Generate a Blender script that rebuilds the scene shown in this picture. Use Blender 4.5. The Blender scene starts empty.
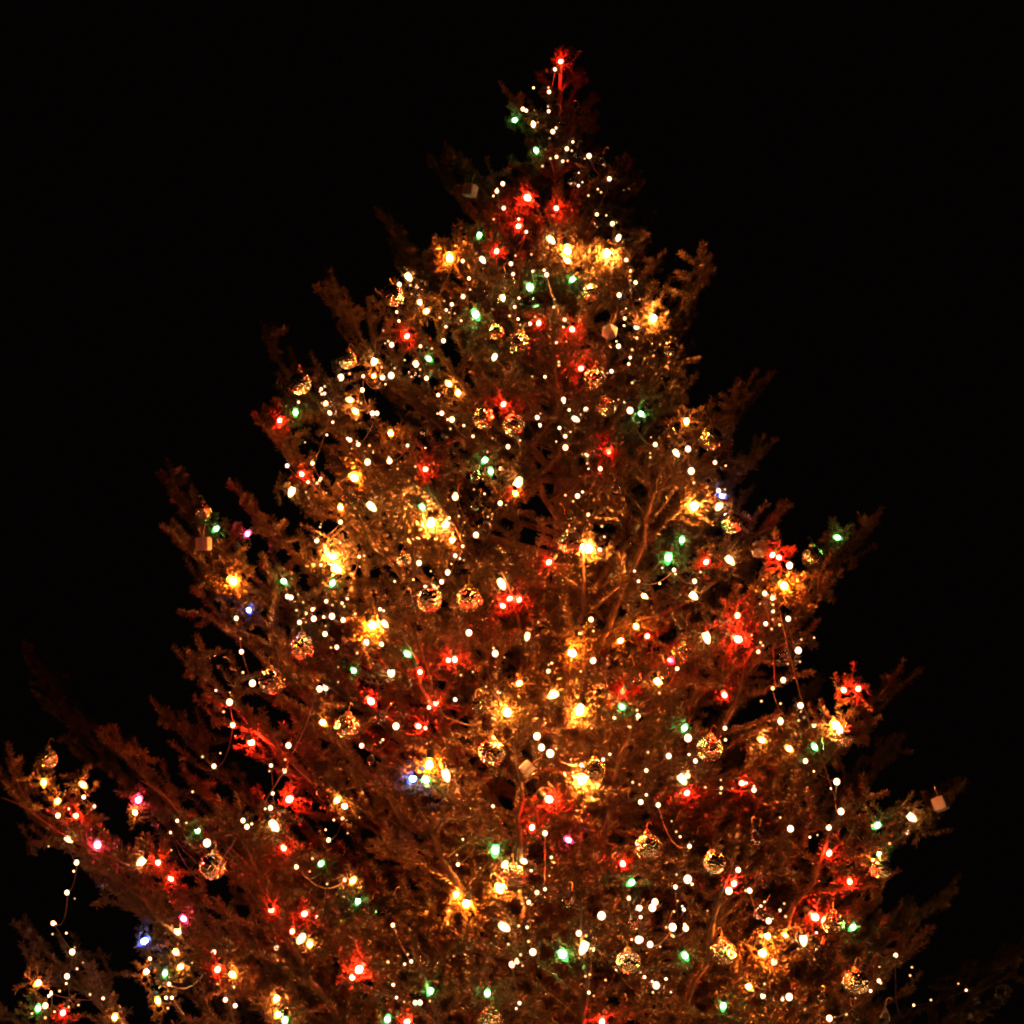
import bpy, math, random
import numpy as np
from mathutils import Vector, Matrix

rnd = random.Random(11)
nrg = np.random.default_rng(5)
SC = bpy.context.scene
COL = SC.collection
PI = math.pi

# ------------------------------------------------------------------ camera
PITCH = math.radians(14.0)
F = 2300.0
CAM = np.array([0.0, -9.2, 1.6])
FW = np.array([0.0, math.cos(PITCH), math.sin(PITCH)])
UP = np.array([0.0, -math.sin(PITCH), math.cos(PITCH)])
RT = np.array([1.0, 0.0, 0.0])
cd = bpy.data.cameras.new('camera')
cam = bpy.data.objects.new('camera', cd)
COL.objects.link(cam)
cam.location = CAM
cam.rotation_euler = (PI / 2 + PITCH, 0, 0)
cd.sensor_width = 36.0
cd.lens = 36.0 * F / 1024.0
cd.clip_start = 0.1
cd.clip_end = 2000
SC.camera = cam


def ray(px, py):
    return RT * ((px - 512) / F) + UP * ((512 - py) / F) + FW


def at_depth(px, py, d):
    return CAM + ray(px, py) * d


def at_y(px, py, y):
    r = ray(px, py)
    return CAM + r * ((y - CAM[1]) / r[1])


def project(P):
    q = P - CAM
    d = q @ FW
    return 512 + F * (q @ RT) / d, 512 - F * (q @ UP) / d, d


# ------------------------------------------------------------------ world, ground
w = bpy.data.worlds.new('World')
SC.world = w
w.use_nodes = True
nt = w.node_tree
bg = nt.nodes['Background']
sky = nt.nodes.new('ShaderNodeTexSky')
sky.sky_type = 'NISHITA'
sky.sun_disc = False
sky.sun_elevation = math.radians(-6)
sky.sun_rotation = math.radians(200)
mixn = nt.nodes.new('ShaderNodeMix')
mixn.data_type = 'RGBA'
mixn.inputs[0].default_value = 0.96
nt.links.new(sky.outputs[0], mixn.inputs[6])
mixn.inputs[7].default_value = (0.010, 0.0065, 0.005, 1)
nt.links.new(mixn.outputs[2], bg.inputs[0])
bg.inputs[1].default_value = 0.1

SC.view_settings.view_transform = 'Standard'
SC.view_settings.look = 'None'
SC.view_settings.exposure = 0.15
SC.view_settings.gamma = 1
SC.cycles.caustics_reflective = False
SC.cycles.caustics_refractive = False
SC.cycles.sample_clamp_indirect = 6
SC.cycles.filter_width = 2.1
SC.cycles.max_bounces = 8
SC.cycles.transparent_max_bounces = 12
SC.cycles.use_light_tree = True


# ------------------------------------------------------------------ materials
def mat(name):
    m = bpy.data.materials.new(name)
    m.use_nodes = True
    return m, m.node_tree, m.node_tree.nodes['Principled BSDF']


def setp(b, **k):
    for key, v in k.items():
        b.inputs[key.replace('_', ' ')].default_value = v


def noise_color(t, b, c0, c1, scale, rough=None, detail=4, coord='Object'):
    tc = t.nodes.new('ShaderNodeTexCoord')
    n = t.nodes.new('ShaderNodeTexNoise')
    n.inputs['Scale'].default_value = scale
    n.inputs['Detail'].default_value = detail
    t.links.new(tc.outputs[coord], n.inputs['Vector'])
    r = t.nodes.new('ShaderNodeValToRGB')
    r.color_ramp.elements[0].color = (*c0, 1)
    r.color_ramp.elements[1].color = (*c1, 1)
    r.color_ramp.elements[0].position = 0.32
    r.color_ramp.elements[1].position = 0.68
    t.links.new(n.outputs['Fac'], r.inputs[0])
    t.links.new(r.outputs[0], b.inputs['Base Color'])
    return n


def needle_material():
    m, t, b = mat('needles')
    noise_color(t, b, (0.042, 0.036, 0.013), (0.094, 0.068, 0.025), 9.0)
    setp(b, Roughness=0.4)
    b.inputs['Specular IOR Level'].default_value = 0.5
    out = t.nodes['Material Output']
    tr = t.nodes.new('ShaderNodeBsdfTranslucent')
    tr.inputs[0].default_value = (0.07, 0.06, 0.02, 1)
    mx = t.nodes.new('ShaderNodeMixShader')
    mx.inputs[0].default_value = 0.12
    t.links.new(b.outputs[0], mx.inputs[1])
    t.links.new(tr.outputs[0], mx.inputs[2])
    t.links.new(mx.outputs[0], out.inputs[0])
    return m


def bark_material():
    m, t, b = mat('bark')
    n = noise_color(t, b, (0.09, 0.06, 0.036), (0.21, 0.145, 0.09), 26.0, detail=8)
    setp(b, Roughness=0.85)
    bp = t.nodes.new('ShaderNodeBump')
    bp.inputs['Strength'].default_value = 0.6
    bp.inputs['Distance'].default_value = 0.01
    t.links.new(n.outputs['Fac'], bp.inputs['Height'])
    t.links.new(bp.outputs[0], b.inputs['Normal'])
    return m


def emit_material(name, col, strength):
    m = bpy.data.materials.new(name)
    m.use_nodes = True
    t = m.node_tree
    t.nodes.clear()
    e = t.nodes.new('ShaderNodeEmission')
    e.inputs[0].default_value = (*col, 1)
    e.inputs[1].default_value = strength
    o = t.nodes.new('ShaderNodeOutputMaterial')
    t.links.new(e.outputs[0], o.inputs[0])
    return m


def shell_material(name, tint, glow, strength):
    """thin coloured lamp glass: lets the filament through tinted, scatters a little glow"""
    m = bpy.data.materials.new(name)
    m.use_nodes = True
    t = m.node_tree
    t.nodes.clear()
    tr = t.nodes.new('ShaderNodeBsdfTransparent')
    tr.inputs[0].default_value = (*tint, 1)
    e = t.nodes.new('ShaderNodeEmission')
    e.inputs[0].default_value = (*glow, 1)
    e.inputs[1].default_value = strength
    a = t.nodes.new('ShaderNodeAddShader')
    o = t.nodes.new('ShaderNodeOutputMaterial')
    t.links.new(tr.outputs[0], a.inputs[0])
    t.links.new(e.outputs[0], a.inputs[1])
    t.links.new(a.outputs[0], o.inputs[0])
    m.cycles.emission_sampling = 'NONE'
    return m


def simple(name, col, rough, metal=0.0):
    m, t, b = mat(name)
    c1 = tuple(min(1, c * 1.25) for c in col)
    noise_color(t, b, col, c1, 30)
    setp(b, Roughness=rough, Metallic=metal)
    return m


M_NEEDLE = needle_material()
M_BARK = bark_material()
M_CABLE = simple('cable_plastic', (0.10, 0.055, 0.035), 0.45)
M_SOCKET = simple('socket_plastic', (0.03, 0.05, 0.03), 0.45)
M_GOLD = simple('gold_mirror', (0.98, 0.86, 0.56), 0.06, 1.0)
_t = M_GOLD.node_tree
_v = _t.nodes.new('ShaderNodeTexVoronoi')
_v.inputs['Scale'].default_value = 4.6
_v.feature = 'SMOOTH_F1'
_tc = _t.nodes.new('ShaderNodeTexCoord')
_t.links.new(_tc.outputs['Object'], _v.inputs['Vector'])
_bp = _t.nodes.new('ShaderNodeBump')
_bp.inputs['Strength'].default_value = 0.36
_bp.inputs['Distance'].default_value = 0.25
_t.links.new(_v.outputs['Distance'], _bp.inputs['Height'])
_pb = _t.nodes['Principled BSDF']
_t.links.new(_bp.outputs[0], _pb.inputs['Normal'])
_sat = _t.nodes.new('ShaderNodeBsdfPrincipled')           # satin lacquer under the mirror finish
_sat.inputs['Base Color'].default_value = (0.97, 0.80, 0.42, 1)
_sat.inputs['Metallic'].default_value = 1.0
_sat.inputs['Roughness'].default_value = 0.30
_mx = _t.nodes.new('ShaderNodeMixShader')
_mx.inputs[0].default_value = 0.18
_t.links.new(_pb.outputs[0], _mx.inputs[1])
_t.links.new(_sat.outputs[0], _mx.inputs[2])
_t.links.new(_mx.outputs[0], _t.nodes['Material Output'].inputs[0])
M_CAP = simple('gilt_cap', (0.75, 0.55, 0.25), 0.3, 1.0)
M_PAPER = simple('pale_paper', (0.56, 0.66, 0.78), 0.25)
M_PINK = simple('pink_paper', (0.64, 0.58, 0.66), 0.25)
M_RIBBON = simple('silver_ribbon', (0.55, 0.52, 0.50), 0.35, 0.5)


def glass_material():
    m, t, b = mat('clear_glass')
    setp(b, Roughness=0.03, IOR=1.45)
    b.inputs['Transmission Weight'].default_value = 1.0
    b.inputs['Base Color'].default_value = (0.96, 0.93, 0.88, 1)
    return m


M_GLASS = glass_material()

K = 1.0
# colour: (filament colour, filament strength, tint of glass, glow colour, glow strength)
LAMP = {
    'red':    ((1.0, 0.50, 0.26), 560 * K, (1.0, 0.036, 0.024), (1.0, 0.035, 0.015), 1.6),
    'amber':  ((1.0, 0.42, 0.14), 560 * K, (1.0, 0.42, 0.12), (1.0, 0.20, 0.02), 1.7),
    'yellow': ((1.0, 0.44, 0.16), 560 * K, (1.0, 0.56, 0.28), (1.0, 0.38, 0.04), 1.7),
    'green':  ((0.8, 0.9, 0.5), 110 * K, (0.34, 1.0, 0.42), (0.14, 0.70, 0.20), 0.8),
    'blue':   ((0.8, 0.85, 1.0), 120 * K, (0.16, 0.24, 1.0), (0.12, 0.2, 1.0), 1.0),
    'pink':   ((1.0, 0.62, 0.50), 320 * K, (1.0, 0.08, 0.22), (1.0, 0.05, 0.20), 1.6),
    'white':  ((1.0, 0.40, 0.14), 130 * K, (1.0, 0.93, 0.8), (1.0, 0.62, 0.28), 2.0),
}
POWER = {'red': (1.4, 3.2), 'amber': (1.0, 4.2), 'yellow': (0.85, 4.4), 'green': (0.8, 1.5), 'blue': (0.9, 1.8), 'pink': (0.8, 1.4), 'white': (0.7, 1.4)}
LAMP_MAT = {}
for c, (fc, fs, tint, gl, gs) in LAMP.items():
    sh = shell_material(c + '_lamp_glass', tint, gl, gs)
    for big_ in (0, 1, 2):
        LAMP_MAT[c, big_] = (emit_material(c + '_filament', fc, fs * POWER[c][min(big_, 1)] * (2.2 if big_ == 2 else 1)), sh)
M_GLINT = emit_material('added_glint', (1.0, 0.44, 0.15), 2.6 * K)  # weak emission for the added dots that stand in for glints
M_FAIRY = emit_material('fairy_light', (1.0, 0.47, 0.22), 7.5 * K)


# ------------------------------------------------------------------ mesh helpers
def mesh_np(name, V, Fq, material, smooth=False):
    me = bpy.data.meshes.new(name)
    V = np.asarray(V, np.float32)
    n = len(Fq)
    k = Fq.shape[1]
    me.vertices.add(len(V))
    me.vertices.foreach_set('co', V.ravel())
    me.loops.add(n * k)
    me.loops.foreach_set('vertex_index', Fq.astype(np.int32).ravel())
    me.polygons.add(n)
    me.polygons.foreach_set('loop_start', np.arange(0, n * k, k, dtype=np.int32))
    me.polygons.foreach_set('loop_total', np.full(n, k, np.int32))
    if smooth:
        me.polygons.foreach_set('use_smooth', np.ones(n, bool))
    me.update()
    me.validate()
    me.materials.append(material)
    return me


class MB:
    def __init__(s):
        s.v, s.f = [], []

    def add(s, vs, fs):
        o = len(s.v)
        s.v.extend([tuple(v) for v in vs])
        s.f.extend([tuple(i + o for i in f) for f in fs])

    def lathe(s, prof, n=20, z=Vector((0, 0, 1)), org=Vector((0, 0, 0))):
        vs, fs = [], []
        q = z.to_track_quat('Z', 'Y')
        for r, h in prof:
            for i in range(n):
                a = 2 * PI * i / n
                vs.append(org + q @ Vector((r * math.cos(a), r * math.sin(a), h)))
        for j in range(len(prof) - 1):
            for i in range(n):
                k = (i + 1) % n
                fs.append((j * n + i, j * n + k, (j + 1) * n + k, (j + 1) * n + i))
        s.add(vs, fs)

    def tube(s, pts, rad, n=6):
        pts = [Vector(p) for p in pts]
        if not isinstance(rad, (list, tuple)):
            rad = [rad] * len(pts)
        vs, fs = [], []
        ref = None
        for i, p in enumerate(pts):
            t = (pts[min(i + 1, len(pts) - 1)] - pts[max(i - 1, 0)]).normalized()
            if ref is None:
                ref = t.orthogonal().normalized()
            ref = (ref - t * ref.dot(t))
            ref = ref.normalized() if ref.length > 1e-6 else t.orthogonal().normalized()
            b = t.cross(ref)
            for k in range(n):
                a = 2 * PI * k / n
                vs.append(p + (ref * math.cos(a) + b * math.sin(a)) * rad[i])
        for i in range(len(pts) - 1):
            for k in range(n):
                m = (k + 1) % n
                fs.append((i * n + k, i * n + m, (i + 1) * n + m, (i + 1) * n + k))
        fs.append(tuple(range(n - 1, -1, -1)))
        fs.append(tuple((len(pts) - 1) * n + k for k in range(n)))
        s.add(vs, fs)

    def sphere(s, r, seg=24, rings=14, sz=1.0, org=(0, 0, 0)):
        prof = []
        for j in range(rings + 1):
            a = PI * j / rings
            prof.append((max(1e-5, r * math.sin(a)), -r * sz * math.cos(a)))
        s.lathe(prof, seg, org=Vector(org))

    def mesh(s, name, material, smooth=True):
        me = bpy.data.meshes.new(name)
        me.from_pydata(s.v, [], s.f)
        me.update()
        if smooth:
            me.polygons.foreach_set('use_smooth', [True] * len(me.polygons))
        me.materials.append(material)
        return me


def link(name, data, parent=None):
    o = bpy.data.objects.new(name, data)
    COL.objects.link(o)
    if parent:
        o.parent = parent
    return o


def tag(o, label, cat, group=None):
    o['label'] = label
    o['category'] = cat
    if group:
        o['group'] = group


# ------------------------------------------------------------------ ground
m, t, b = mat('stone_paving')
n = noise_color(t, b, (0.27, 0.25, 0.225), (0.40, 0.375, 0.34), 3.0, detail=10)
setp(b, Roughness=0.8)
gm = MB()
gm.add([(-600, -600, 0), (600, -600, 0), (600, 600, 0), (-600, 600, 0)], [(0, 1, 2, 3)])
g = link('ground', gm.mesh('ground', m, False))
g['kind'] = 'structure'

# ------------------------------------------------------------------ the tree
AX = at_y(561, 62, 0.0)
TX, APEX = float(AX[0]), float(AX[2])


def cone_r(z):
    return 0.53 * max(0.03, APEX + 0.03 - z)


root = link('christmas_tree', None)
root.location = (TX, 0, 0)
tag(root, 'tall fir tree hung with coloured lights and gold baubles against the black night sky', 'tree')
OFF = np.array([TX, 0, 0])

# trunk
tb = MB()
tp, tr_ = [], []
for i in range(24):
    z = APEX * i / 23
    tp.append((0.012 * math.sin(z * 2.1), 0.012 * math.cos(z * 1.7), z - 0.02))
    tr_.append(0.115 * (1 - i / 23) ** 0.85 + 0.006)
tb.tube(tp, tr_, 14)
link('trunk', tb.mesh('trunk', M_BARK), root)


def nrm(v):
    return v / max(1e-9, np.linalg.norm(v))


ALL_PTS = []          # needle sample points for hanging things on the foliage


def needles(segs):
    """segs: (p0, p1, density, length-scale) -> quads"""
    P0 = np.array([s[0] for s in segs])
    P1 = np.array([s[1] for s in segs])
    ln = np.linalg.norm(P1 - P0, axis=1)
    cnt = np.maximum(1, (ln * np.array([s[2] for s in segs])).astype(int))
    idx = np.repeat(np.arange(len(segs)), cnt)
    n = len(idx)
    A = (P1 - P0) / np.maximum(ln, 1e-6)[:, None]
    t = nrg.random(n)
    axis = A[idx]
    base = P0[idx] + (P1 - P0)[idx] * t[:, None]
    zz = np.array([0, 0, 1.0])
    S = np.cross(A, zz)
    S /= np.maximum(np.linalg.norm(S, axis=1), 1e-3)[:, None]
    U = np.cross(S, A)
    S, U = S[idx], U[idx]
    # fir needles: comb to both sides and upward, few below
    ph = nrg.normal(0, 1, n) * 0.6 + np.where(nrg.random(n) < 0.5, 0.3, PI - 0.3)
    rad = S * np.cos(ph)[:, None] + U * np.sin(ph)[:, None]
    lean = nrg.uniform(0.35, 0.8, n) + 0.9 * np.clip(t - 0.8, 0, 1) * 4 * nrg.random(n)
    d = rad + axis * lean[:, None]
    d /= np.linalg.norm(d, axis=1)[:, None]
    L = nrg.uniform(0.021, 0.031, n) * np.array([s[3] for s in segs])[idx]
    W = nrg.uniform(0.0015, 0.0022, n)
    side = np.cross(d, axis + nrg.normal(0, 0.5, (n, 3)))
    side /= np.maximum(np.linalg.norm(side, axis=1), 1e-4)[:, None]
    mid = base + d * (L * 0.55)[:, None]
    tip = base + d * L[:, None]
    V = np.empty((n, 4, 3))
    V[:, 0] = base
    V[:, 1] = mid + side * W[:, None]
    V[:, 2] = tip
    V[:, 3] = mid - side * W[:, None]
    ALL_PTS.append(mid + OFF)
    return V.reshape(-1, 3), np.arange(n * 4).reshape(n, 4)


def sticks(segs):
    """thin three-sided twigs (p0, p1, r0, r1)"""
    P0 = np.array([s[0] for s in segs]); P1 = np.array([s[1] for s in segs])
    R0 = np.array([s[2] for s in segs]); R1 = np.array([s[3] for s in segs])
    A = P1 - P0
    A /= np.maximum(np.linalg.norm(A, axis=1), 1e-6)[:, None]
    S = np.cross(A, np.array([0.31, 0.2, 0.93]))
    S /= np.maximum(np.linalg.norm(S, axis=1), 1e-4)[:, None]
    U = np.cross(S, A)
    n = len(segs)
    V = np.empty((n, 6, 3))
    for k in range(3):
        o = S * math.cos(2 * PI * k / 3) + U * math.sin(2 * PI * k / 3)
        V[:, k] = P0 + o * R0[:, None]
        V[:, 3 + k] = P1 + o * R1[:, None]
    f = np.array([[0, 1, 4, 3], [1, 2, 5, 4], [2, 0, 3, 5]])
    Fq = (np.arange(n)[:, None, None] * 6 + f[None]).reshape(-1, 4)
    return V.reshape(-1, 3), Fq


BR = []


def branch(base, tip, bend=0.0, width=1.0, lift=0.35, dens=1.0, inner=None):
    """one limb: curved axis, flat sprays of side twigs, needles on the younger wood"""
    base, tip = np.asarray(base, float), np.asarray(tip, float)
    d = tip - base
    L = np.linalg.norm(d)
    ctrl = base + d * 0.55
    ctrl[2] -= lift * 0.35 * L
    hs = nrm(np.cross(d, [0, 0, 1.0]))
    ctrl += hs * bend * L
    N = max(8, int(L / 0.09))
    ts = np.linspace(0, 1, N)
    P = ((1 - ts) ** 2)[:, None] * base + (2 * ts * (1 - ts))[:, None] * ctrl + (ts ** 2)[:, None] * tip
    P[1:-1] += nrg.normal(0, 0.008, (N - 2, 3)) * min(1, L)
    wood, green = [], []
    r_of = lambda s: (0.004 + 0.0115 * min(L, 2.0)) * (1 - s) ** 0.8 + 0.0025
    for i in range(N - 1):
        if ts[i] > 0.28:
            green.append((P[i], P[i + 1], 1500 * dens * min(1, 0.35 + ts[i]), 1.05))
    sp = 0.115
    s = 0.12 + rnd.random() * 0.05
    flip = 1
    while s < 0.985:
        i = min(N - 2, int(s * (N - 1)))
        fr = s * (N - 1) - i
        p = P[i] * (1 - fr) + P[i + 1] * fr
        T = nrm(P[i + 1] - P[i])
        S = nrm(np.cross(T, [0, 0, 1.0]) + 1e-6)
        U = np.cross(S, T)
        for side in (1, -1):
            if rnd.random() < (0.35 if s < 0.4 else 0.08):
                continue
            a = math.radians(rnd.uniform(42, 70))
            l = width * min(0.62, (0.36 * L * (1 - s) ** 0.75)) * rnd.uniform(0.65, 1.1) + rnd.uniform(0.05, 0.10) * min(1.0, 0.3 + L / 0.5)
            if s < 0.35:
                l *= 0.5 + s
            dr = nrm(T * math.cos(a) + S * side * math.sin(a) + U * rnd.uniform(-0.3, 0.4))
            q = p.copy()
            ns = max(2, int(l / 0.088))
            st = l / ns
            rr = 0.0016 + 0.0055 * l
            for k in range(ns):
                u = k / ns
                d2 = nrm(dr + np.array([0, 0, 0.02 + 0.16 * u]) + nrg.normal(0, 0.07, 3))
                q2 = q + d2 * st
                wood.append((q, q2, rr * (1 - u) + 0.0012, rr * (1 - u - 1 / ns) + 0.0012))
                old = s * 0.7 + 0.5 * u           # near the trunk the wood is bare
                if old > 0.22 or rnd.random() < 0.4:
                    green.append((q, q2, 1250 * dens, rnd.uniform(0.85, 1.1)))
                if k > 0 or l < 0.2:
                    S2 = nrm(np.cross(d2, U) + 1e-6)
                    for sd in (1, -1):
                        if rnd.random() < (0.6 if old < 0.32 else 0.16):
                            continue
                        a2 = math.radians(rnd.uniform(40, 66))
                        l2 = rnd.uniform(0.07, 0.115) + 0.05 * (1 - u) * min(1.0, l / 0.4)
                        l2 *= min(1.0, 0.4 + L / 0.6)
                        d3 = nrm(d2 * math.cos(a2) + S2 * sd * math.sin(a2) + U * rnd.uniform(-0.1, 0.35) + nrg.normal(0, 0.06, 3))
                        e = q2 + d3 * l2 * 0.5
                        e2 = e + nrm(d3 + np.array([0, 0, 0.10])) * l2 * 0.5
                        wood.append((q2, e2, 0.0018, 0.0010))
                        ls = rnd.uniform(0.85, 1.12)
                        green.append((q2, e, 1000 * dens, ls))
                        green.append((e, e2, 1150 * dens, ls))
                q = q2
        s += sp / L * rnd.uniform(0.75, 1.3) * (1.5 if s < 0.4 else 1.0)
    S = nrm(np.cross(P[-1] - P[-2], [0.1, 0, 1.0]))
    T = nrm(P[-1] - P[-2])
    for sd in (-0.9, 0.15, 0.9):                     # the three buds at the tip
        e = P[-1] + nrm(T + S * sd) * rnd.uniform(.04, .075)
        wood.append((P[-1], e, 0.0018, 0.001))
        green.append((P[-1], e, 1000 * dens, 1.0))
    mb = MB()
    mb.tube([tuple(x) for x in P], [r_of(x) for x in ts], 7)
    V, Fq = sticks(wood)
    V0 = np.array(mb.v)
    caps = [f for f in mb.f if len(f) != 4]
    F0 = np.array([f for f in mb.f if len(f) == 4])
    me_v, me_f = np.vstack([V0, V]), np.vstack([F0, Fq + len(V0)])
    if inner is None:
        bo = link('branch', mesh_np('branch', me_v, me_f, M_BARK, True), root)
    Vn, Fn = needles(green)
    if inner is not None:
        inner.append((me_v, me_f, Vn, Fn))
        return
    link('needles', mesh_np('needles', Vn, Fn, M_NEEDLE), bo)
    BR.append((base, tip))


def limb(tip_world, rise=0.62, **k):
    """grow a limb from the trunk out to a tip; limbs of this fir climb steeply"""
    tip = np.asarray(tip_world, float) - OFF
    r = math.hypot(tip[0], tip[1])
    zb = tip[2] - rise * r
    zb = max(0.25 + 0.15 * rnd.random(), min(zb, APEX - 0.05))
    base = np.array([0.02 * rnd.uniform(-1, 1), 0.02 * rnd.uniform(-1, 1), zb])
    branch(base, tip, **k)


# limbs that make the outline: (px, py, distance of the tip in front of (-) or behind the trunk, rise, lift)
EDGE = [
    (518, 112, -.05, .9, .2), (470, 178, -.12, .9, .3), (437, 168, .02, .95, .75), (384, 220, .05, .9, .8), (445, 250, -.3, .8, .3),
    (333, 294, -.1, .8, .85), (392, 300, -.5, .7, .4), (270, 346, .1, .75, .8), (300, 385, -.45, .7, .5), (262, 425, -.3, .7, .5),
    (168, 484, .15, .62, .7), (185, 548, -.5, .62, .45), (238, 492, -.2, .65, .6), (203, 598, -.35, .6, .5), (200, 665, -.6, .6, .5),
    (172, 722, .2, .6, .6), (108, 742, -.25, .58, .5), (28, 652, 1.1, .55, .8), (-2, 772, -.5, .55, .45), (62, 820, -.9, .55, .4),
    (30, 935, .1, .5, .6), (-8, 1000, -.4, .5, .4),
    (588, 104, -.03, .9, .2), (632, 186, -.1, .85, .3), (640, 246, -.25, .8, .3), (706, 276, -.3, .75, .6), (672, 352, -.5, .72, .4),
    (762, 383, .05, .68, .5), (722, 438, -.5, .66, .4), (752, 462, -.1, .66, .7), (868, 525, .0, .55, .4), (822, 588, -.5, .58, .4),
    (778, 512, -.35, .6, .5), (888, 690, -.35, .55, .35), (850, 735, -.75, .55, .35), (952, 790, -.2, .52, .45), (884, 756, .35, .55, .7),
    (935, 905, .1, .5, .35), (1012, 955, .9, .45, .5),
]
for px, py, y, rise, lift in EDGE:
    far = px == 28
    limb(at_y(px, py, y), rise, lift=lift, width=0.22 if far else 0.72, bend=rnd.uniform(-.06, .06), dens=1.0)

# limbs facing the camera and a few behind
NI = 59
for i in range(NI):
    u = (i + 0.5) / NI
    z = APEX - 0.25 - (APEX - 1.75) * (u ** 0.62)
    az = math.radians(((i * 137.508) % 215) - 107.5)        # 0 = towards the camera
    R = cone_r(z) * rnd.uniform(0.72, 0.98)
    if az > 0.75:
        R *= 0.76
    elif az < -0.9:
        R *= 0.88
    tip = np.array([TX + R * math.sin(az), -R * math.cos(az), z])
    limb(tip, rnd.uniform(.55, .8), lift=rnd.uniform(.3, .6), bend=rnd.uniform(-.08, .08))

# short twigs all along the leader and inside the crown
INNER = []
for i in range(34):
    u = i / 33
    zt = APEX - 0.02 - 1.35 * u
    az = i * 2.39996
    R = cone_r(zt) * rnd.uniform(0.45, 0.78) + 0.02
    b_ = np.array([0, 0, zt - 0.8 * R - 0.03])
    branch(b_, np.array([R * math.sin(az), -R * math.cos(az), zt]), inner=INNER, lift=0.3, width=1.2)
for i in range(40):
    u = (i + .5) / 40
    zt = APEX - 1.2 - (APEX - 2.6) * u ** 0.8
    az = math.radians(((i * 137.508) % 260) - 130)
    R = cone_r(zt) * rnd.uniform(0.35, 0.62)
    b_ = np.array([0, 0, zt - 0.6 * R])
    branch(b_, np.array([R * math.sin(az), -R * math.cos(az), zt]), inner=INNER, lift=0.4, width=1.3)
PTS = np.vstack(ALL_PTS)
PX, PY, PD = project(PTS)
print('needles', len(PTS), 'branches', len(BR))
CELL = 3
GW = 1024 // CELL + 60
ZB = np.full((GW, GW), 1e9)
ci = np.clip(((PX + 60) / CELL).astype(int), 0, GW - 1)
cj = np.clip(((PY + 60) / CELL).astype(int), 0, GW - 1)
np.minimum.at(ZB, (cj, ci), PD)


def front(px, py, rad_px, q=0.16):
    """distance of the outer foliage round this spot of the tree"""
    i, j = int((px + 60) / CELL), int((py + 60) / CELL)
    for rr in (max(1, int(rad_px / CELL)), 3, 5, 8, 12, 18):
        w_ = ZB[max(0, j - rr):j + rr + 1, max(0, i - rr):i + rr + 1]
        w_ = w_[w_ < 1e8]
        if len(w_) > 2:
            return float(np.quantile(w_, q))
    return 9.3


# ------------------------------------------------------------------ what hangs on the tree, read off the photograph
REG = {'A': (420, 20, 3.2), 'B': (240, 240, 4), 'C': (496, 240, 4), 'D': (160, 440, 4), 'E': (416, 440, 4), 'F': (672, 440, 4),
       'G': (0, 640, 4), 'H': (256, 640, 4), 'I': (512, 640, 4), 'J': (768, 640, 4), 'K': (0, 824, 5.12), 'L': (200, 824, 5.12),
       'M': (400, 784, 4.267), 'N': (640, 784, 2.667)}
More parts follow.
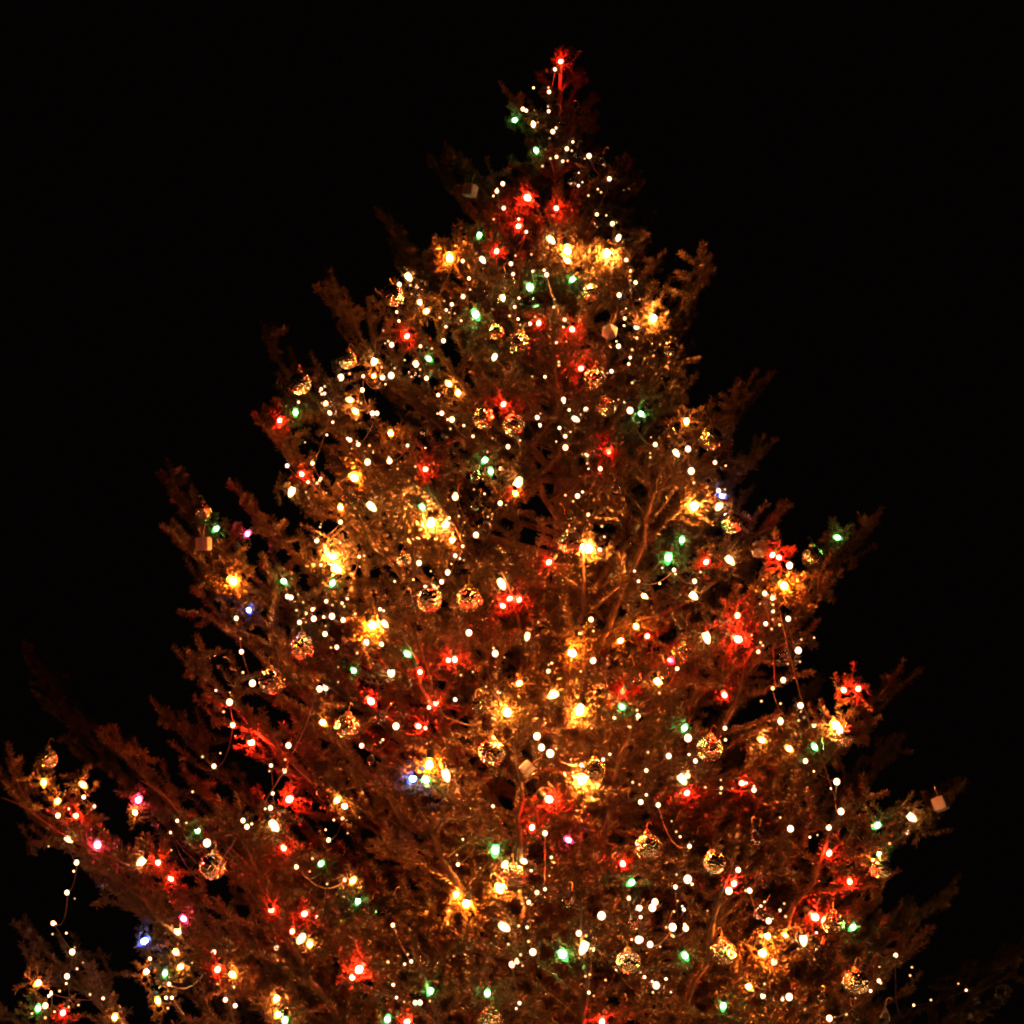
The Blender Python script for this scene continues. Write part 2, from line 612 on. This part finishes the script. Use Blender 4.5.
# codes: w fairy light, W large fairy light, r/o/y/g/b/p/c bulbs (capital R,O,Y,G,P,C = bright), 1..9x = bauble radius, d glass drop, q cube, k faceted ball
DATA = {
'A': "r450,133 w432,158 w413,230 w412,292 w425,357 c363,333 g303,320 g372,418 w329,285 w340,290 w489,390 w470,412 w437,438 w457,452 W541,435 d505,437 d583,455 d458,318 d510,290 d490,515 "
     "w606,508 w265,524 w246,548 w507,530 R344,569 r436,602 w268,602 w316,637 w340,678 r315,660 q160,545 d655,555 w566,622 w616,652 d565,650 C418,703 Y472,738 y472,770 Z597,748 c635,697 "
     "g190,688 r245,740 O95,762 w137,771 w157,827 c200,767 w291,780 w298,813 w361,804 W405,815 G352,855 g488,830 w660,769 w674,803 w690,840 w637,880 w655,955 d690,875 d648,910 W693,980 Y745,955 "
     "28b547,873 d285,830 d205,880 d365,900 w138,885 w102,910 w84,928 w303,918 w314,957 c265,888 d240,910 G178,942 r380,970 r487,990 w352,972 w463,958 k607,998 25b245,1000",
'B': "C673,146 44b613,222 w637,178 w708,186 d738,210 c718,248 w627,288 w636,324 W607,419 r668,385 W703,495 g755,475 w814,403 w722,425 w746,553 w793,620 d690,530 y745,285 38b430,480 C538,484 W403,550 "
     "w493,545 o536,545 W570,550 W605,542 w489,600 46b240,575 w325,596 w338,614 W344,655 w360,690 d370,680 g222,690 r160,722 y440,640 y462,685 w530,693 w548,693 d520,740 d625,680 o603,773 w440,800 w473,818 "
     "W510,888 W598,884 w670,822 O458,952 r247,937 w290,893 w189,903 w323,954 w272,968 C207,1005 r742,917 d730,765 y835,575 y872,612 w807,693 W848,718 46b977,712 d820,770 w932,785 c1018,468 g980,880 g1003,925 d940,945 w862,1018",
'C': "50b88,420 w243,412 W490,425 w537,470 w531,496 w462,525 w196,547 30b697,438 d630,435 r340,514 46b395,560 42b440,668 d570,540 w270,638 d285,580 c318,716 w360,678 w293,680 d700,633 W536,682 g580,695 "
     "r30,657 46b70,740 w165,710 w175,741 w254,752 w277,785 W279,830 y762,725 W768,836 c720,851 w637,818 W781,924 w876,890 48b858,795 d700,770 r450,845 d405,835 W363,858 w18,914 w417,915 C88,968 r75,1000 w48,826 W890,1003",
'D': "38b170,288 g225,355 Q175,415 p350,375 o722,270 w722,328 C845,265 d765,230 w627,402 w797,467 O292,565 g495,565 w510,626 w524,630 Z690,465 Y710,518 g690,573 b355,680 w305,713 w610,678 w665,645 w728,653 w655,708 w733,720 "
     "W615,715 W688,705 w660,776 w707,829 w558,730 w326,847 U850,742 c898,735 w880,677 W825,808 w886,818 52b570,830 54b450,965 w371,973 W640,996 w663,994 g775,922 C925,930 g990,856 d858,870 d1000,650 30b975,480",
'E': "W598,30 w957,18 w683,58 w368,27 r770,40 d730,40 w338,112 C407,175 o398,213 w337,253 W157,228 d240,255 g24,268 w646,224 Z60,335 C118,340 W240,380 o145,400 w187,425 w157,463 W127,530 W12,492 d283,345 d610,305 w689,298 "
     "48b620,410 Z690,435 w735,440 d800,195 d850,410 G1010,470 r532,489 C342,575 r375,635 r412,638 r347,663 50b55,640 54b215,640 d278,697 W212,771 w68,587 w84,615 w103,567 c445,785 W317,854 r130,880 r155,878 r17,928 "
     "O625,852 W708,882 c912,625 w890,565 W700,718 o818,803 o880,745 r925,785 r1018,882 y965,965 r825,1005 o413,973 w333,1010 y545,1015 w530,925 d880,945 d665,720",
'F': "Y90,265 C188,265 w188,203 b200,225 44b238,332 q350,437 g40,400 g662,390 C230,480 r137,488 W90,565 C84,622 w8,520 r402,460 r428,470 W470,502 46b562,470 O448,583 w371,614 w402,632 w465,715 W505,842 W445,960 w403,993 d450,873 "
     "r262,702 w375,735 d172,615 C138,788 R265,797 w345,847 42b40,855 w22,914 r687,1000 r745,995",
'G': "46b185,475 y175,570 y333,580 o230,645 w232,702 r303,702 w377,666 w335,628 P553,640 y540,690 c273,797 P390,820 W306,890 g790,762 w709,723 w682,770 W828,812 C567,885 r632,890 r684,955 54b852,905 w268,1009 w968,46 W1010,173 W918,249 W931,340 w856,505 "
     "R1005,409 w972,722 w988,747",
'H': "w323,28 W440,10 w503,18 d470,70 r656,127 R460,245 W254,196 w279,193 y268,330 50b365,345 w423,423 W560,345 r650,345 w678,352 r720,253 w692,270 w797,238 d500,310 d885,270 Y1005,290 54b945,450 w972,180 w972,208 W130,422 w60,502 W114,523 d460,475 "
     "O692,500 B627,553 G677,560 C760,540 R134,637 w67,614 w58,672 C72,742 y325,640 y355,665 d400,710 d265,620 w346,714 r110,832 w290,800 w161,907 g260,895 d325,888 w355,960 y387,963 G957,840 d835,490 d843,680 w948,665 d970,725 w808,898 c995,897 Y975,995 y800,1018",
'I': "C165,220 Z270,285 W100,385 W118,430 W153,454 q60,513 Z280,560 w278,500 45b330,520 w365,478 R148,637 r80,750 w132,773 p226,800 c47,885 r443,895 g478,970 w654,988 W703,957 w132,997 w100,1010 r443,208 g440,268 w410,310 p638,82 w660,115 c582,165 d612,130 r850,220 w505,303 "
     "d738,300 g690,352 W704,392 w852,353 52b790,435 w627,464 w734,484 C680,555 W702,543 r700,612 r920,573 w837,593 w968,600 w537,522 w515,648 w585,660 54b545,830 44b810,890 w710,825 d738,805 d975,790 r888,975 W868,1003 w950,1002 w905,920 d518,905 y1000,400",
'J': "d65,70 W130,262 d140,293 W184,340 c50,325 Y270,340 46b305,380 g187,428 W150,484 d237,452 y85,435 W275,567 W292,686 W90,755 r245,853 r327,967 g437,742 C573,708 q690,655 w558,770 g445,858 o425,880 44b450,915 w243,750",
'K': "W343,351 W272,508 W370,655 W343,780 y195,815 w262,869 w353,903 g195,945 W232,930 r322,967 y587,990 B740,600 w768,690 p940,485 C910,545 y925,730 y900,655 g845,765 y750,755 y808,905 w880,890 w850,890 w865,820 w528,893",
'L': "g808,395 d885,430 d970,420 w988,518 r365,440 r535,460 w597,475 r473,550 C518,587 y562,615 d610,545 w391,633 W70,657 r90,745 y165,770 R815,745 W780,785 d545,760 y392,895 y445,955 y400,975 g435,1005 w180,930 g960,1000 w130,900",
'M': "O283,510 55b487,400 w549,505 C445,610 W860,562 W763,637 C785,697 w820,705 W567,717 W478,770 W500,755 G693,725 d720,490 w48,757 d105,745 g130,883 g373,893 w65,933 w85,933 w510,935 w806,890 r862,1015 55b385,1010 r30,1015 52b975,760 w977,487 W1018,665 W1020,530 d1000,570 w925,790",
'N': "R467,355 W40,315 W33,330 w2,330 w2,355 w117,335 W87,382 W122,385 w2,415 W27,428 w12,515 W43,537 d75,550 g120,458 g222,592 d310,140 d332,262 w293,285 w373,337 d320,340 W343,365 y340,405 o388,405 O327,450 C436,415 w470,398 W357,475 d475,452 "
     "36b220,450 30b515,370 g568,382 36b575,530 w637,525 w615,552 W398,568 d483,570 y290,540 W505,625 d575,620 d653,620 w870,550 d955,572 w730,590 w682,457 w328,565",
}
COLNAME = {'r': 'red', 'o': 'amber', 'y': 'yellow', 'g': 'green', 'b': 'blue', 'p': 'pink', 'c': 'white'}
fairy, bulbs, balls, drops, cubes = [], [], [], [], []
for reg, txt in DATA.items():
    ox, oy, sc = REG[reg]
    for tok in txt.split():
        k = 0
        while tok[k].isdigit():
            k += 1
        r = int(tok[:k]) / sc if k else 0
        code = tok[k]
        x, y = (float(v) for v in tok[k + 1:].split(','))
        px, py = ox + x / sc, oy + y / sc
        if k:
            balls.append((px, py, r))
        elif code in 'wW':
            fairy.append((px, py, code == 'W'))
        elif code == 'd':
            drops.append((px, py))
        elif code in 'qQk':
            cubes.append((px, py, code))
        elif code in 'ZU':
            bulbs.append((px, py, 'yellow' if code == 'Z' else 'amber', 2))
        else:
            bulbs.append((px, py, COLNAME[code.lower()], int(code.isupper())))
print('fairy', len(fairy), 'bulbs', len(bulbs), 'balls', len(balls), 'drops', len(drops), 'cubes', len(cubes))

# each coloured bulb is clipped to a tuft of short shoots
BULB_AT = []
for px, py, col, big in bulbs:
    d = front(px, py, 5)
    BULB_AT.append(at_depth(px, py, d - 0.012))
    c = at_depth(px, py, d + 0.022) - OFF
    wood, green = [], []
    hot = big and col in ('yellow', 'amber', 'white')
    n_ = rnd.choice((4, 5, 6)) + (6 if hot else 0)
    a0 = rnd.uniform(0, 2 * PI)
    m_ = nrm(RT * math.cos(a0) + UP * (math.sin(a0) + 0.3) - FW * rnd.uniform(0, 0.35))     # a small spray the bulb is clipped to
    s_ = nrm(np.cross(m_, FW + nrg.normal(0, 0.35, 3)))
    half = 0.085 if hot else 0.05
    wood.append((c - m_ * half, c + m_ * half, 0.0026, 0.0014))
    green.append((c - m_ * half, c + m_ * half, 800, 0.9))
    for k in range(n_):
        st = c + m_ * half * (2 * (k + 0.4) / n_ - 1) + FW * rnd.uniform(0, 0.01)
        an = rnd.uniform(0.75, 1.2) * (1 if k % 2 else -1)
        dr = nrm(m_ * math.cos(an) + s_ * math.sin(an) + nrg.normal(0, 0.16, 3))
        l_ = rnd.uniform(0.05, 0.12 if hot else 0.085)
        e = st + dr * l_ * 0.5
        e2 = e + nrm(dr + np.array([0, 0, .15])) * l_ * 0.5
        wood.append((st, e2, 0.0018, 0.0011))
        ls = rnd.uniform(0.75, 1.0)
        green += [(st, e, 1000, ls), (e, e2, 1150, ls)]
    back = c + FW * 0.14 - np.array([0, 0, 0.05])
    wood.append((back, c, 0.003, 0.002))
    wv, wf = sticks(wood)
    gv, gf = needles(green)
    INNER.append((wv, wf, gv, gf))
ov, of_, nv, nf, oo, no = [], [], [], [], 0, 0
for a1, a2_, a3, a4 in INNER:
    ov.append(a1); of_.append(a2_ + oo); oo += len(a1)
    nv.append(a3); nf.append(a4 + no); no += len(a3)
io = link('small_twigs', mesh_np('small_twigs', np.vstack(ov), np.vstack(of_), M_BARK, True), root)
io['kind'] = 'stuff'
ino = link('needles', mesh_np('needles', np.vstack(nv), np.vstack(nf), M_NEEDLE), io)
ino['kind'] = 'stuff'


# ------------------------------------------------------------------ places in words
ROWS = [(150, 'by the treetop'), (260, 'in upper crown'), (360, 'below upper crown'), (460, 'above crown middle'), (560, 'at crown middle'),
        (660, 'below crown middle'), (760, 'in lower middle'), (860, 'in lower crown'), (945, 'near the bottom'), (2000, 'at bottom edge')]
ORD = ['first ', 'second ', 'third ', 'fourth ', 'fifth ', 'sixth ', 'seventh ', 'eighth ', 'ninth ', 'tenth ']
NUM = ['', '', 'two', 'three', 'four', 'five', 'six', 'seven', 'eight', 'nine', 'ten', 'eleven', 'twelve']


def row_of(y):
    return next(n for lim, n in ROWS if y < lim)


def side_of(x, y):
    h = max(40, 0.5 * (y - 40))
    q = (x - 560) / h
    return ('at left edge' if q < -0.66 else 'left of trunk' if q < -0.2 else 'over the trunk' if q < 0.2 else 'right of trunk' if q < 0.62 else 'at right edge')


def place_labels(items, key):
    """items: list of (x, y, ...); key(item) -> words for the look. One label per item, each different."""
    cells = {}
    for n_, it in enumerate(items):
        cells.setdefault((key(it), row_of(it[1]), side_of(it[0], it[1])), []).append(n_)
    out = [None] * len(items)
    for (kind, row, side), ids in cells.items():
        ids.sort(key=lambda q: items[q][0])
        for r_, q in enumerate(ids):
            base = f'{kind} {row}, {side}'
            if len(ids) == 2:
                base += f', {"left" if r_ == 0 else "right"} one of two'
            elif len(ids) > 2:
                base += f', {ORD[r_]}from left of {NUM[len(ids)] if len(ids) < 13 else "many"}'
            out[q] = base
    return out


def near_word(x, y, lim=42):
    best = None
    for bx, by, r in balls:
        d = math.hypot(bx - x, by - y)
        if 6 < d < lim and (best is None or d < best[0]):
            best = (d, bx - x, by - y)
    if best is None:
        return ''
    _, dx, dy = best
    return ' ' + ('left of' if abs(dx) > abs(dy) and dx > 0 else 'right of' if abs(dx) > abs(dy) else 'above' if dy > 0 else 'below') + ' bauble'


def short(lab, plain):
    return lab if len(lab.replace('-', ' ').split()) <= 16 else plain


def clone(proto, parts, loc, quat, scale, label, cat, group):
    r = proto.copy()
    COL.objects.link(r)
    for p in parts:
        c = p.copy()
        COL.objects.link(c)
        c.parent = r
    place(r, loc, quat, scale)
    tag(r, label, cat, group)
    return r


def place(o, loc, quat, scale):
    o.rotation_mode = 'QUATERNION'
    o.location = loc
    o.rotation_quaternion = quat
    o.scale = (scale, scale, scale)


def hang_quat(tilt):
    v = Vector((rnd.gauss(0, tilt), rnd.gauss(0, tilt), 1)).normalized()
    return v.to_track_quat('Z', 'Y')


# ------------------------------------------------------------------ coloured bulbs
def bulb_meshes(col, big):
    f, s = LAMP_MAT[col, big]
    a = MB()
    a.sphere(0.0092, 10, 6, 1.25)
    fil = a.mesh('filament', f)
    a = MB()
    a.lathe([(0.0001, -0.027), (0.004, -0.025), (0.0095, -0.017), (0.0128, -0.006), (0.0132, 0.003), (0.0118, 0.013), (0.0095, 0.021)], 18)
    gl = a.mesh('glass', s)
    a = MB()
    a.lathe([(0.0005, 0.0195), (0.0112, 0.0195), (0.0118, 0.022), (0.0112, 0.044), (0.008, 0.047), (0.0005, 0.047)], 14)
    a.tube([(0, 0, 0.046), (0.004, 0, 0.055), (0.010, 0.001, 0.060), (0.016, 0.003, 0.056)], 0.0016, 5)
    so = a.mesh('socket', M_SOCKET)
    return fil, gl, so


proto = {}
blabels = place_labels(bulbs, lambda it: f'{"bright" if it[3] else "small"} {it[2]} bulb')
for it, lab, loc in zip(bulbs, blabels, BULB_AT):
    px, py, col, big = it
    lab = short(lab.replace(' bulb ', ' bulb' + near_word(px, py) + ' ', 1), lab)
    sc = 1.15 if big else 0.82
    if col == 'white':
        sc *= 0.85
    q = hang_quat(0.9)
    if (col, big) not in proto:
        f, gl, so = bulb_meshes(col, big)
        r = link('light_bulb', None)
        proto[col, big] = (r, [link('filament', f, r), link('glass', gl, r), link('socket', so, r)])
        place(r, loc, q, sc)
        tag(r, lab, 'light bulb', 'coloured bulbs on the tree')
    else:
        clone(*proto[col, big], loc, q, sc, lab, 'light bulb', 'coloured bulbs on the tree')

# ------------------------------------------------------------------ baubles
a = MB()
a.sphere(1.0, 40, 24)
me_ball = a.mesh('ball', M_GOLD)
a = MB()
a.lathe([(0.26, 0.955), (0.26, 1.13), (0.22, 1.17), (0.0005, 1.18)], 18)
me_cap = a.mesh('cap', M_CAP)
a = MB()
a.tube([(0.09 * math.cos(u), 0, 1.25 + 0.11 * math.sin(u)) for u in np.linspace(0, 2 * PI, 12)], 0.02, 5)
a.tube([(0, 0, 1.36), (0.03, 0.02, 1.6), (0.16, 0.05, 1.85), (0.34, 0.06, 1.80), (0.42, 0.06, 1.62)], 0.03, 5)
me_hook = a.mesh('hook', M_CAP)
plabels = place_labels(balls, lambda it: 'large shiny gold bauble' if it[2] > 11.9 else 'shiny gold bauble' if it[2] > 10.4 else 'small shiny gold bauble')
pr = None
for (px, py, r), lab in zip(balls, plabels):
    d = front(px, py, r)
    rad = r * d / F
    d -= rad * 0.98
    loc = at_depth(px, py, d)
    q = hang_quat(0.12) @ Matrix.Rotation(rnd.uniform(0, 6.28), 3, 'Z').to_quaternion()
    if pr is None:
        o = link('bauble', None)
        pr = (o, [link('ball', me_ball, o), link('cap', me_cap, o), link('hook', me_hook, o)])
        place(o, loc, q, rad)
        tag(o, lab, 'bauble', 'gold baubles on the tree')
    else:
        clone(*pr, loc, q, rad, lab, 'bauble', 'gold baubles on the tree')

# ------------------------------------------------------------------ clear glass drops
a = MB()
a.lathe([(0.0002, -0.020), (0.007, -0.0185), (0.0122, -0.012), (0.0135, -0.004), (0.0115, 0.006), (0.007, 0.017), (0.003, 0.025), (0.0002, 0.028)], 9)
me_drop = a.mesh('drop', M_GLASS)
a = MB()
a.tube([(0, 0, 0.0265), (0.001, 0, 0.034), (0.004, 0.001, 0.046), (0.012, 0.002, 0.050), (0.016, 0.002, 0.044)], 0.0012, 5)
me_dh = a.mesh('hook', M_CAP)
dlabels = place_labels(drops, lambda it: 'clear glass drop')
pr = None
for (px, py), lab in zip(drops, dlabels):
    lab = short(lab.replace(' drop ', ' drop' + near_word(px, py) + ' ', 1), lab)
    d = front(px, py, 5) - 0.02
    loc = at_depth(px, py, d)
    q = hang_quat(0.45)
    s = rnd.uniform(1.1, 1.6)
    if pr is None:
        o = link('glass_drop', None)
        pr = (o, [link('drop', me_drop, o), link('hook', me_dh, o)])
        place(o, loc, q, s)
        tag(o, lab, 'ornament', 'clear glass drops on the tree')
    else:
        clone(*pr, loc, q, s, lab, 'ornament', 'clear glass drops on the tree')

# ------------------------------------------------------------------ pale cubes and a faceted ball
def box_mesh(h, bev, material, name):
    import bmesh
    bm = bmesh.new()
    bmesh.ops.create_cube(bm, size=2 * h)
    bmesh.ops.bevel(bm, geom=bm.edges[:], offset=bev, segments=2, affect='EDGES')
    me = bpy.data.meshes.new(name)
    bm.to_mesh(me)
    bm.free()
    me.materials.append(material)
    return me


CL = {0: 'pale paper cube ornament at the upper left edge below the treetop',
      }
cube_words = ['pale cube ornament high on the left edge near the treetop', None]
names = []
for px, py, code in cubes:
    if code == 'k':
        names.append('pale faceted ball ornament in the upper crown right of the trunk')
    elif code == 'Q':
        names.append('pinkish cube ornament at the left edge below a gold bauble')
    elif py < 300:
        names.append('pale cube ornament high on the left edge near the treetop')
    elif px > 900:
        names.append('pale cube ornament at the tip of the low right branch')
    elif px > 700:
        names.append('pale cube ornament on the right flank left of a gold bauble')
    else:
        names.append('smallest pale cube ornament, corner down, near the trunk left of bright yellow bulbs')
for (px, py, code), lab in zip(cubes, names):
    d = front(px, py, 8, 0.04) - 0.05
    loc = at_depth(px, py, d)
    q = Matrix.Rotation(rnd.uniform(0.3, 1.2), 3, 'Z').to_quaternion() @ hang_quat(0.35)
    if code == 'k':
        import bmesh
        bm = bmesh.new()
        bmesh.ops.create_icosphere(bm, subdivisions=1, radius=0.036)
        me = bpy.data.meshes.new('ball')
        bm.to_mesh(me)
        bm.free()
        me.materials.append(M_PAPER)
        o = link('faceted_ball', None)
        link('ball', me, o)
    else:
        o = link('cube_ornament', None)
        link('box', box_mesh(0.0245, 0.003, M_PINK if code == 'Q' else M_PAPER, 'box'), o)
        a = MB()
        for ang in (0, PI / 2):
            c_, s_ = math.cos(ang), math.sin(ang)
            h, w2 = 0.0253, 0.004
            ring = [(h, h), (-h, h), (-h, -h), (h, -h)]
            vs = []
            for (u, v) in ring:
                for ww in (-w2, w2):
                    vs.append((u * c_ - ww * s_, u * s_ + ww * c_, v))
            a.add(vs, [(2 * k, 2 * k + 1, (2 * k + 3) % 8, (2 * k + 2) % 8) for k in range(4)])
        link('ribbon', a.mesh('ribbon', M_RIBBON, False), o)
    a = MB()
    a.tube([(0, 0, 0.028), (0.002, 0, 0.05), (0.01, 0.003, 0.075), (0.02, 0.006, 0.072)], 0.0014, 5)
    link('hook', a.mesh('hook', M_CAP), o)
    centre = code == 'q' and 500 < px < 560
    if centre:                                   # this one hangs corner down
        q = Matrix.Rotation(PI / 4, 3, 'Y').to_quaternion() @ Matrix.Rotation(0.25, 3, 'Z').to_quaternion()
    place(o, loc, q, 0.8 if centre else 1.0)
    tag(o, lab, 'ornament', 'paper cubes on the tree' if code != 'k' else None)

# ------------------------------------------------------------------ fairy light strings
left = list(range(len(fairy)))
chains = []
left.sort(key=lambda i: fairy[i][1])
while left:
    c = [left.pop(0)]
    while len(c) < 15:
        x, y, _ = fairy[c[-1]]
        best = None
        for j in left:
            dx, dy = fairy[j][0] - x, fairy[j][1] - y
            d = math.hypot(dx, dy) + (12 if dy < -6 else 0) + 0.3 * abs(dx)
            if d < 78 and (best is None or d < best[0]):
                best = (d, j)
        if best is None:
            break
        left.remove(best[1])
        c.append(best[1])
    chains.append(c)
big = [c for c in chains if len(c) >= 4]
for c in chains:
    if len(c) < 4:
        for i in c:
            x, y, _ = fairy[i]
            tgt = min(((math.hypot(fairy[j][0] - x, fairy[j][1] - y), k, n_) for k, ch in enumerate(big) for n_, j in enumerate(ch)))
            big[tgt[1]].insert(tgt[2] + 1, i)
a = MB()
a.sphere(0.0098, 12, 8)
me_f = a.mesh('bulb', M_FAIRY)
me_glint = a.mesh('bulb', M_GLINT)
cent = [(sum(fairy[i][0] for i in c) / len(c), sum(fairy[i][1] for i in c) / len(c), len(c)) for c in big]
slabels = place_labels(cent, lambda it: f'{"short" if it[2] < 9 else "long"} white fairy-light string')
fd = {}
for c, lab in zip(big, slabels):
    o = link('fairy_light_string', None)
    tag(o, lab, 'string lights', 'white fairy light strings on the tree')
    pos = []
    for i in c:
        px, py, bigf = fairy[i]
        d = front(px, py, 4, 0.12 if bigf else 0.3) - 0.008
        pos.append(Vector(at_depth(px, py, d)))
    o.location = pos[0]
    for p, i in zip(pos, c):
        bo = link('bulb', me_f, o)
        bo.location = p - pos[0]
        s = rnd.uniform(0.8, 1.25) if fairy[i][2] else rnd.uniform(0.42, 0.86)
        bo.scale = (s, s, s * 1.1)
    for u, v in zip(pos[:-1], pos[1:]):              # added glowing dots between the bulbs, scattered at random to imitate sparkle
        if (v - u).length > 0.09:
            for _k in range(rnd.choice((1, 2, 2, 3))):
                e = u.lerp(v, rnd.uniform(0.1, 0.9))
                x_, y_, d_ = project(np.array(e))
                x_ += rnd.gauss(0, 9)
                y_ += rnd.gauss(3, 8)
                bo = link('bulb', me_f if rnd.random() < 0.3 else me_glint, o)
                bo.location = Vector(at_depth(x_, y_, front(x_, y_, 3, 0.25) - 0.004)) - pos[0]
                s = rnd.uniform(0.22, 0.46)
                bo.scale = (s, s, s)
    pts = []
    for u, v in zip(pos[:-1], pos[1:]):
        L = (v - u).length
        for k in range(6):
            q = k / 6
            e = u.lerp(v, q)
            e.z -= 0.25 * L * q * (1 - q)
            e.y += 0.012 + 0.10 * L * math.sin(PI * q)
            pts.append(e - pos[0])
    pts.append(pos[-1] - pos[0])
    a = MB()
    a.tube(pts, 0.0019, 5)
    link('wire', a.mesh('wire', M_CABLE), o)

# added unseen lamp string: gives baubles reflections and brightens the lowest boughs
M_WARM = emit_material('added_warm_lamp', (1.0, 0.44, 0.16), 60 * K)
a = MB()
a.sphere(0.013, 12, 8, 1.3)
me_w = a.mesh('bulb', M_WARM)
o = link('added_light_string', None)
tag(o, 'added unseen string of warm lamps round the lowest boughs of the fir', 'string lights')
pos = []
for k in range(84):
    az = math.radians(-100 + (k % 28) * 200 / 27) * (1 if (k // 28) % 2 == 0 else -1)
    z = 1.62 - 0.30 * (k // 28) + rnd.uniform(-.08, .08)
    r_ = 2.02 + 0.10 * (k // 28) + rnd.uniform(-.22, .08)
    pos.append(Vector((TX + r_ * math.sin(az), -r_ * math.cos(az), z)))
o.location = pos[0]
a = MB()
a.tube([p - pos[0] for p in pos], 0.0022, 5)
link('wire', a.mesh('wire', M_CABLE), o)
for p in pos:
    bo = link('bulb', me_w, o)
    bo.location = p - pos[0]

# ------------------------------------------------------------------ loose cables
CABLES = [
    ('thin cable pair hanging from the upper left edge beside an amber bulb', [(460, 250), (450, 272), (438, 297)]),
    ('thin cable hanging from the upper right edge below bright yellow bulbs', [(618, 252), (628, 285), (638, 322)]),
    ('short cable hanging below the yellow bulbs of the upper crown', [(604, 262), (609, 285), (612, 300)]),
    ('long straight cable hanging in the left middle above the lower branches', [(415, 627), (424, 660), (436, 700), (440, 715), (470, 727), (481, 722)]),
    ('long cable running along the lowest left branch from its tip', [(0, 797), (22, 805), (58, 833), (98, 853), (130, 866)]),
    ('thin cable crossing behind the pink bulb on the lower left branch', [(140, 780), (163, 793), (180, 815)]),
    ('cable hanging free off the right flank', [(768, 610), (774, 650), (775, 690)]),
    ('long cable hanging down the right flank beside white fairy lights', [(780, 610), (790, 655), (802, 700), (818, 745), (836, 800)]),
    ('thin cable sagging among the lower right branches', [(805, 790), (810, 812), (828, 826)]),
    ('slanting cable on the left below the two gold baubles', [(317, 690), (306, 725), (285, 770), (256, 815)]),
]
for lab, pix in CABLES:
    P = []
    d = min(front(x, y, 10) for x, y in pix) - 0.01
    for x, y in pix:
        P.append(Vector(at_depth(x, y, d)))
    o_ = P[0].copy()
    a = MB()
    fine = []
    for k in range(len(P) - 1):
        for q in (0, .25, .5, .75):
            fine.append(P[k].lerp(P[k + 1], q) - o_)
    fine.append(P[-1] - o_)
    for _ in range(3):
        fine = [fine[0]] + [(fine[k - 1] + fine[k] * 2 + fine[k + 1]) / 4 for k in range(1, len(fine) - 1)] + [fine[-1]]
    a.tube(fine, 0.0030, 6)
    o = link('cable', a.mesh('cable', M_CABLE))
    o.location = o_
    tag(o, lab, 'cable', 'loose cables on the tree')
